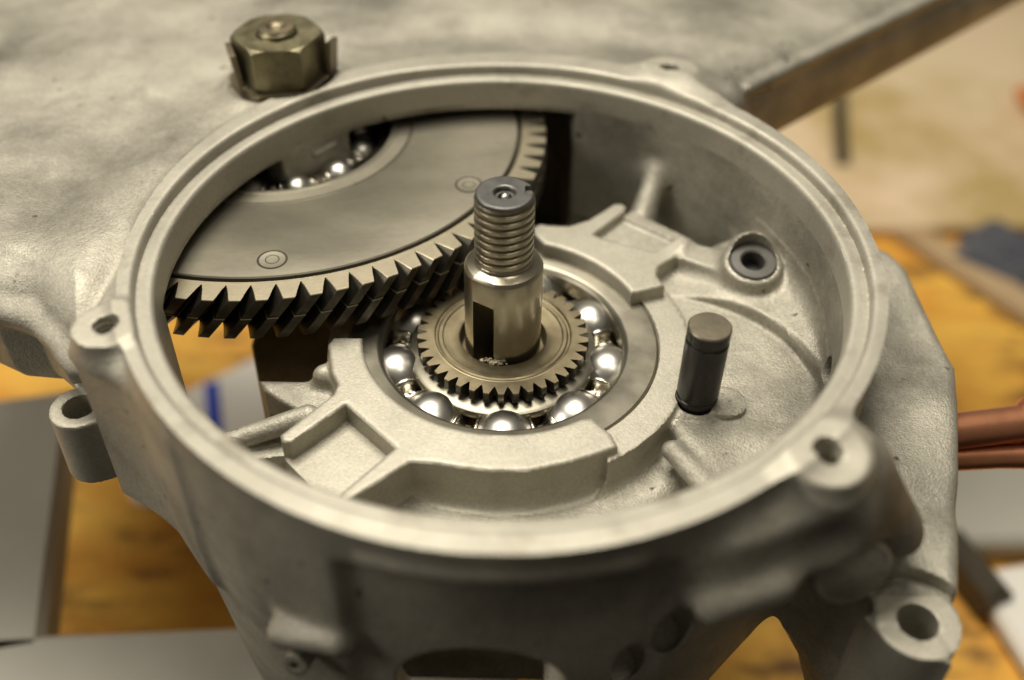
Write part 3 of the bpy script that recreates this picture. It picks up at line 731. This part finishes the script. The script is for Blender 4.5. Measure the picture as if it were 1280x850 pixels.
# shoulder chamfer and neck
tb = len(Vb)
prof = [(6.8, 17.15), (6.35, 17.7), (5.3, 18.1), (4.9, 18.3), (4.3, 18.9)]
for r_, z_ in prof: Vb += [(r_*math.cos(a), r_*math.sin(a), z_) for a in angs]
prev = 3*n
for q in range(len(prof)):
    cur = tb+q*n
    for j in range(n):
        j2 = (j+1) % n; Fb.append((prev+j, prev+j2, cur+j2, cur+j))
    prev = cur
mk('shaft_body', Vb, Fb, SHAFT, shaft, loc=SO, sharp=25)
# helical thread
nA = 96; nz = 190; zt0, zt1 = 18.7, 31.3; pitch = 1.45; rmaj, dep = 5.02, 0.85
Vt = []; Ft = []
for i in range(nz+1):
    z = zt0+(zt1-zt0)*i/nz
    for j in range(nA):
        ph = ((z-zt0)/pitch-j/nA) % 1.0
        t = abs(ph-0.5)*2            # 0 at root centre .. 1 at crest
        prof_ = min(1.0, max(0.0, (t-0.06)/0.50)); prof_ = prof_*prof_*(3-2*prof_)*0.5+prof_*0.5
        ends = min(1.0, (z-zt0)/1.3)
        r_ = rmaj-dep*(1-prof_)*ends
        r_ = min(r_, rmaj-max(0, (z-(zt1-0.35)))*0.5)
        r_ -= 0.04*math.sin(j*1.7+z*5.1)*math.sin(z*2.3+j*.31)
        Vt.append((r_*math.cos(2*PI*j/nA), r_*math.sin(2*PI*j/nA), z))
for i in range(nz):
    for j in range(nA):
        j2 = (j+1) % nA; Ft.append((i*nA+j, i*nA+j2, (i+1)*nA+j2, (i+1)*nA+j))
mk('thread', Vt, Ft, SHAFT, shaft, loc=SO, sharp=60)
# end: dark disc, centre drilling, notch in the edge
OPE = [(1, 0, s_cyl(0, 0, 4.8, 31.1, 32.05, 0.35), None),
       (-1, 0.1, s_cyl(0, 0, 1.65, 31.2, 40), None),
       (-1, 0.1, lambda P: (np.hypot(P[:, 0], P[:, 1])-1.9-(P[:, 2]-32.05)*1.0)*0.7, None),
       (-1, 0.05, s_prism([(3.3, -0.2), (6, -0.6), (6, 2.1), (3.3, 1.9)], 31.25, 40), None)]
v, f = build_sdf(OPE, (-6, -6, 29.5), (6, 6, 33), 0.14)
cz = v[f].mean(1); 
mk('shaft_end', v, f, SHAFTEND, shaft, loc=SO, sharp=30)
bm = bmesh.new(); bmesh.ops.create_uvsphere(bm, u_segments=16, v_segments=10, radius=0.8*MM); me = bpy.data.meshes.new('centre_dimple'); bm.to_mesh(me); bm.free(); me.materials.append(BALL)
o = bpy.data.objects.new('centre_dimple', me); col.objects.link(o); o.parent = shaft; o.location = Vector((0.1, -0.2, 31.05+2))*MM
# toothed ring on the shaft
v, f, mi = gear_mesh(38, 13.75, 15.6, 12.6, -2.3, 0, levels=1, cham=0.12, frac_tip=0.40, frac_root=0.10)
ring = mk('drive_pinion', v, f, None, shaft, loc=(0, 0, 1.25+2), matidx=mi, mats=[GEARM, PINION], sharp=35)
v, f = lathe([(12.62, 0.0), (12.4, 0.03), (12.2, -0.22), (11.9, -0.25), (11.6, -0.08), (11.0, -0.10), (10.8, -0.3), (9.6, -0.42), (8.2, -0.38), (7.9, -0.5), (7.75, -0.9), (7.75, -3.5), (6.8, -3.6)], 120)
mk('pinion_face', v, f, PINION, shaft, loc=(0, 0, 1.25+2), sharp=30)
# swarf at the foot of the key slot
Vc = []; Fc = []
for k in range(24):
    a = R(-100+rng.normal(0, 1)*13); rr_ = 7.35+rng.uniform(-0.35, 0.55); s = rng.uniform(0.18, 0.5)
    bm = bmesh.new(); bmesh.ops.create_icosphere(bm, subdivisions=1, radius=s)
    for vv in bm.verts: vv.co *= rng.uniform(0.7, 1.25)
    M = Matrix.Rotation(rng.uniform(0, 6), 3, 'Z')
    o_ = len(Vc)
    for vv in bm.verts: p = M@vv.co; Vc.append((p.x*1.3+rr_*math.cos(a), p.y+rr_*math.sin(a), p.z*0.55+1.05+rng.uniform(-.25, .12)))
    for ff in bm.faces: Fc.append(tuple(o_+x.index for x in ff.verts))
    bm.free()
o = mk('metal_swarf', Vc, Fc, CRUMB, None, sharp=60)
tag(o, 'rough bright metal crumbs packed at the foot of the upright shaft', 'swarf', kind='stuff')

# ------------------------------------------------------------------ locating pin
pin = empty('dowel_pin', (33.7, -14.1, -2), 'black steel pin with worn brown end standing on the chamber floor', 'pin')
v, f = lathe([(3.1, -2), (3.3, 1.9), (3.55, 2.2), (3.55, 2.9), (3.35, 3.1), (3.35, 3.5), (3.6, 3.8), (3.62, 15.4), (3.35, 15.6), (3.3, 16.1)], 64); mk('pin_body', v, f, BLACK, pin)
v, f = lathe([(3.3, 16.0), (3.6, 16.2), (3.62, 18.3), (3.4, 18.55), (0.01, 18.62)], 64); mk('pin_head', v, f, None, pin, mats=[BLACK, PINCAP], matidx=[0]*64*2+[1]*64*2)
# bush in the screw boss
bush = empty('hollow_bush', (47.2, 17.8, 0), 'dark round hollow bush set in the raised boss near the chamber wall', 'bush')
bush.rotation_euler = (math.atan(0.22), 0, 0)
v, f = lathe([(4.42, 4.9), (4.42, 6.2), (4.15, 6.55), (2.6, 6.65), (2.25, 6.35), (2.2, 3)], 56); mk('bush_ring', v, f, RUBBER, bush)
v, f = lathe([(2.2, 3.6), (0.01, 3.5)], 32); mk('bush_core', v, f, BLACK, bush)

# ------------------------------------------------------------------ nut, tab washer, stud
NX, NY, NZ = -46.9, 55.2, 20.4
def hex2(r):
    def f(P):
        x = P[:, 0]; y = P[:, 1]; d = np.full(x.shape, -1e9)
        for k in range(6):
            a = R(60*k+NROT); d = np.maximum(d, x*math.cos(a)+y*math.sin(a)-r)
        return d
    return f
NROT = 38
h6 = hex2(8.2)
nut = [(1, 0, lambda P: np.maximum(h6(P), np.maximum(P[:, 2]-11.2, 2.45-P[:, 2])), None),
       (-1, 0.15, lambda P: -((np.hypot(P[:, 0], P[:, 1])-8.55)*0.6+(P[:, 2]-11.2)*0.8), None),
       (-1, 0.15, lambda P: -((np.hypot(P[:, 0], P[:, 1])-8.75)*0.6-(P[:, 2]-2.45)*0.8), None),
       (-1, 0.1, lambda P: np.hypot(P[:, 0], P[:, 1])-4.2, None)]
v, f = build_sdf(nut, (-11, -11, 0.5), (11, 11, 11.8), 0.22)
o = mk('hex_nut', v, f, ZINC, None, loc=(NX, NY, NZ), sharp=28)
tag(o, 'yellowed hexagon nut tightened on the stud beside the back of the rim', 'nut')
h6b = hex2(9.7)
tw_ = [(1, 0, lambda P: np.maximum(h6b(P)-0.2*np.sin(P[:, 0]*1.3), np.maximum(P[:, 2]-2.3, 0.05-P[:, 2])), None),
       (1, 0.5, lambda P: np.maximum(np.maximum(np.abs(P@np.array([math.cos(R(202)), math.sin(R(202)), 0.0])-8.8-0.10*P[:, 2])-0.55, np.abs(P@np.array([-math.sin(R(202)), math.cos(R(202)), 0.0])-0.5)-3.2), np.maximum(P[:, 2]-9.4, 0.05-P[:, 2])), None),
       (1, 0.5, lambda P: np.maximum(np.maximum(np.abs(P@np.array([math.cos(R(-8)), math.sin(R(-8)), 0.0])-9.5-0.10*P[:, 2])-0.5, np.abs(P@np.array([-math.sin(R(-8)), math.cos(R(-8)), 0.0])-2.6)-2.6), np.maximum(P[:, 2]-9.6+0.8*P[:, 1]*0.3, 0.05-P[:, 2])), None),
       (-1, 0.1, lambda P: np.hypot(P[:, 0], P[:, 1])-4.3, None)]
v, f = build_sdf(tw_, (-13, -13, -0.5), (13, 13, 10.8), 0.25)
o = mk('tab_washer', v, f, TAB, None, loc=(NX, NY, NZ), sharp=35)
tag(o, 'dark lock washer with bent up tabs gripping the hexagon nut', 'washer')
stud = empty('threaded_stud', (NX, NY, NZ), 'round threaded stud end showing through top of the hexagon nut', 'stud')
Vt = []; Ft = []; nA = 48; nz = 90
for i in range(nz+1):
    z = 1+11.5*i/nz
    for j in range(nA):
        ph = (z/1.2-j/nA) % 1.0; t = abs(ph-.5)*2
        r_ = 4.1-0.6*(1-t); r_ = min(r_, 4.0-max(0, z-11.9)*0.9)
        Vt.append((r_*math.cos(2*PI*j/nA), r_*math.sin(2*PI*j/nA), z))
for i in range(nz):
    for j in range(nA): j2 = (j+1) % nA; Ft.append((i*nA+j, i*nA+j2, (i+1)*nA+j2, (i+1)*nA+j))
mk('stud_thread', Vt, Ft, ZINC, stud, sharp=50)
v, f = lathe([(3.5, 12.5), (2.0, 12.6), (1.7, 12.3), (1.2, 12.0), (0.5, 12.2), (0.01, 12.25)], 32); mk('stud_end', v, f, TAB, stud)

# ------------------------------------------------------------------ bench and things on it
BZ = -150
def sheet(x0, y0, x1, y1, z): return [(x0, y0, z), (x1, y0, z), (x1, y1, z), (x0, y1, z)], [(0, 1, 2, 3)]
v, f = sheet(-2500, -30, 2500, 4000, BZ); o = mk('bench_top', v, f, WOOD, None); tag(o, kind='structure')
def boxprism(cx, cy, lx, ly, z0, z1, ang, bev=1.0):
    P = [(-lx/2, -ly/2), (lx/2, -ly/2), (lx/2, ly/2), (-lx/2, ly/2)]; c, s = math.cos(R(ang)), math.sin(R(ang))
    return prism([(cx+x*c-y*s, cy+x*s+y*c) for x, y in P], z0, z1, bev)
v, f = sheet(-3000, -3000, 3000, 4500, -900); o = mk('floor', v, f, DARKM, None); tag(o, kind='structure')
# grey steel bars of the stand
v, f = boxprism(-138, 26, 44, 88, -103, -90, 13.6, 2)
t = mk('steel_bar', v, f, BARM, None); tag(t, 'grey flat steel bar running away along left edge below the casting', 'bar', 'grey steel bars under the case')
v, f = boxprism(-90, -23, 190, 34, -102, -90, 4.0, 2)
t = mk('steel_bar', v, f, BARM, None); tag(t, 'grey flat steel bar lying crosswise at the bottom left corner', 'bar', 'grey steel bars under the case')
v, f = boxprism(184, 82, 90, 38, BZ+2, BZ+12, 4, 2)
t = mk('steel_plate', v, f, BARM, None); tag(t, 'grey steel plate under the copper pipe at right edge', 'plate')
v, f = boxprism(186, 38, 72, 44, BZ+1.5, BZ+9, 12, 2)
t = mk('white_rag', v, f, PAPER, None); tag(t, 'pale folded rag lying right of the lower right lug', 'rag')
v, f = boxprism(146, 52, 9, 26, BZ+1, BZ+14, 20, 2)
t = mk('dark_clamp', v, f, DARKM, None); tag(t, 'small dark block just right of the lower right lug', 'block')
t = empty('paper_sheet', (-100, 122, BZ), 'white paper with a blue stripe seen through the chamber opening', 'paper')
v, f = prism([(-122, 96), (-76, 98), (-74, 160), (-98, 148), (-124, 126)], BZ+0.4, BZ+1.2)
mk('sheet', v, f, PAPER, t, loc=(100, -122, -BZ))
v, f = boxprism(-107, 122, 5, 27, BZ+1.3, BZ+1.7, 16, 0); mk('blue_stripe', v, f, BLUE, t, loc=(100, -122, -BZ))
v, f = lathe([(0.01, 7), (4, 6.5), (7, 4), (7.5, 1), (6, 0.3)], 24); t = mk('pale_cap', v, f, PAPER, None, loc=(-119, 84, BZ)); tag(t, 'small pale round cap lying on the orange bench below the left lug', 'cap')
# right background
v, f = boxprism(420, 520, 620, 540, BZ+1, BZ+6, 3, 1); t = mk('tan_board', v, f, TANW, None); tag(t, 'large pale tan board lying far back on the bench', 'board')
v, f = prism([(160, 250), (170, 258), (246, 150), (234, 142)], BZ+2, BZ+5, 0.5); t = mk('cardboard_strip', v, f, CARD, None); tag(t, 'pale cardboard strip lying diagonally on the bench at right', 'cardboard')
gx = np.linspace(-1, 1, 26); Vc = []; Fc = []
for i, a in enumerate(gx):
    for j, b in enumerate(gx):
        x = a*34; y = b*20; z = 5+3*math.sin(a*5+b*2)*math.cos(b*6)+1.5*math.sin(a*11-b*4)
        z *= (1-max(abs(a), abs(b))**6)
        c, s_ = math.cos(R(-40)), math.sin(R(-40)); Vc.append((226+x*c-y*s_, 212+x*s_+y*c, BZ+3+z))
for i in range(25):
    for j in range(25): Fc.append((i*26+j, (i+1)*26+j, (i+1)*26+j+1, i*26+j+1))
t = mk('blue_cloth', Vc, Fc, CLOTH, None); tag(t, 'crumpled dark blue cloth lying on the bench at right edge', 'cloth')
v, f = tube([(157, 285, BZ+10), (163, 318, BZ+10), (171, 356, BZ+10)], 3.2, 16); t = mk('dark_rod', v, f, DARKM, None); tag(t, 'dark blurred rod lying behind the casting arm', 'rod')
v, f = boxprism(274, 336, 20, 34, BZ+7, BZ+16, 10, 3); t = mk('orange_block', v, f, ORANGE, None); tag(t, 'small orange block at the far right edge of the bench', 'block')

# copper pipe
cop = empty('copper_pipe', (84, -9.5, -12), 'reddish copper pipe with a collar sticking out at right of the case', 'pipe')
v, f = tube([(-6, -1, 0), (6, 1.0, 0.2), (20, 3.2, 0.6), (60, 9.5, 2)], 3.4, 28); mk('tube', v, f, COPPER, cop)
v, f = tube([(-6, -3.2, -4.6), (8, -1.8, -4.6), (24, -1.2, -4.5), (60, 3, -4)], [2.3, 2.4, 2.8, 2.8], 20); mk('lower_tube', v, f, COPPER, cop)
v, f = tube([(11.5, 2.0, .5), (13, 2.2, .5), (16, 2.7, .5), (17.5, 2.9, .5)], [3.2, 4.5, 5.4, 6.0], 28); mk('collar', v, f, COPPER, cop)
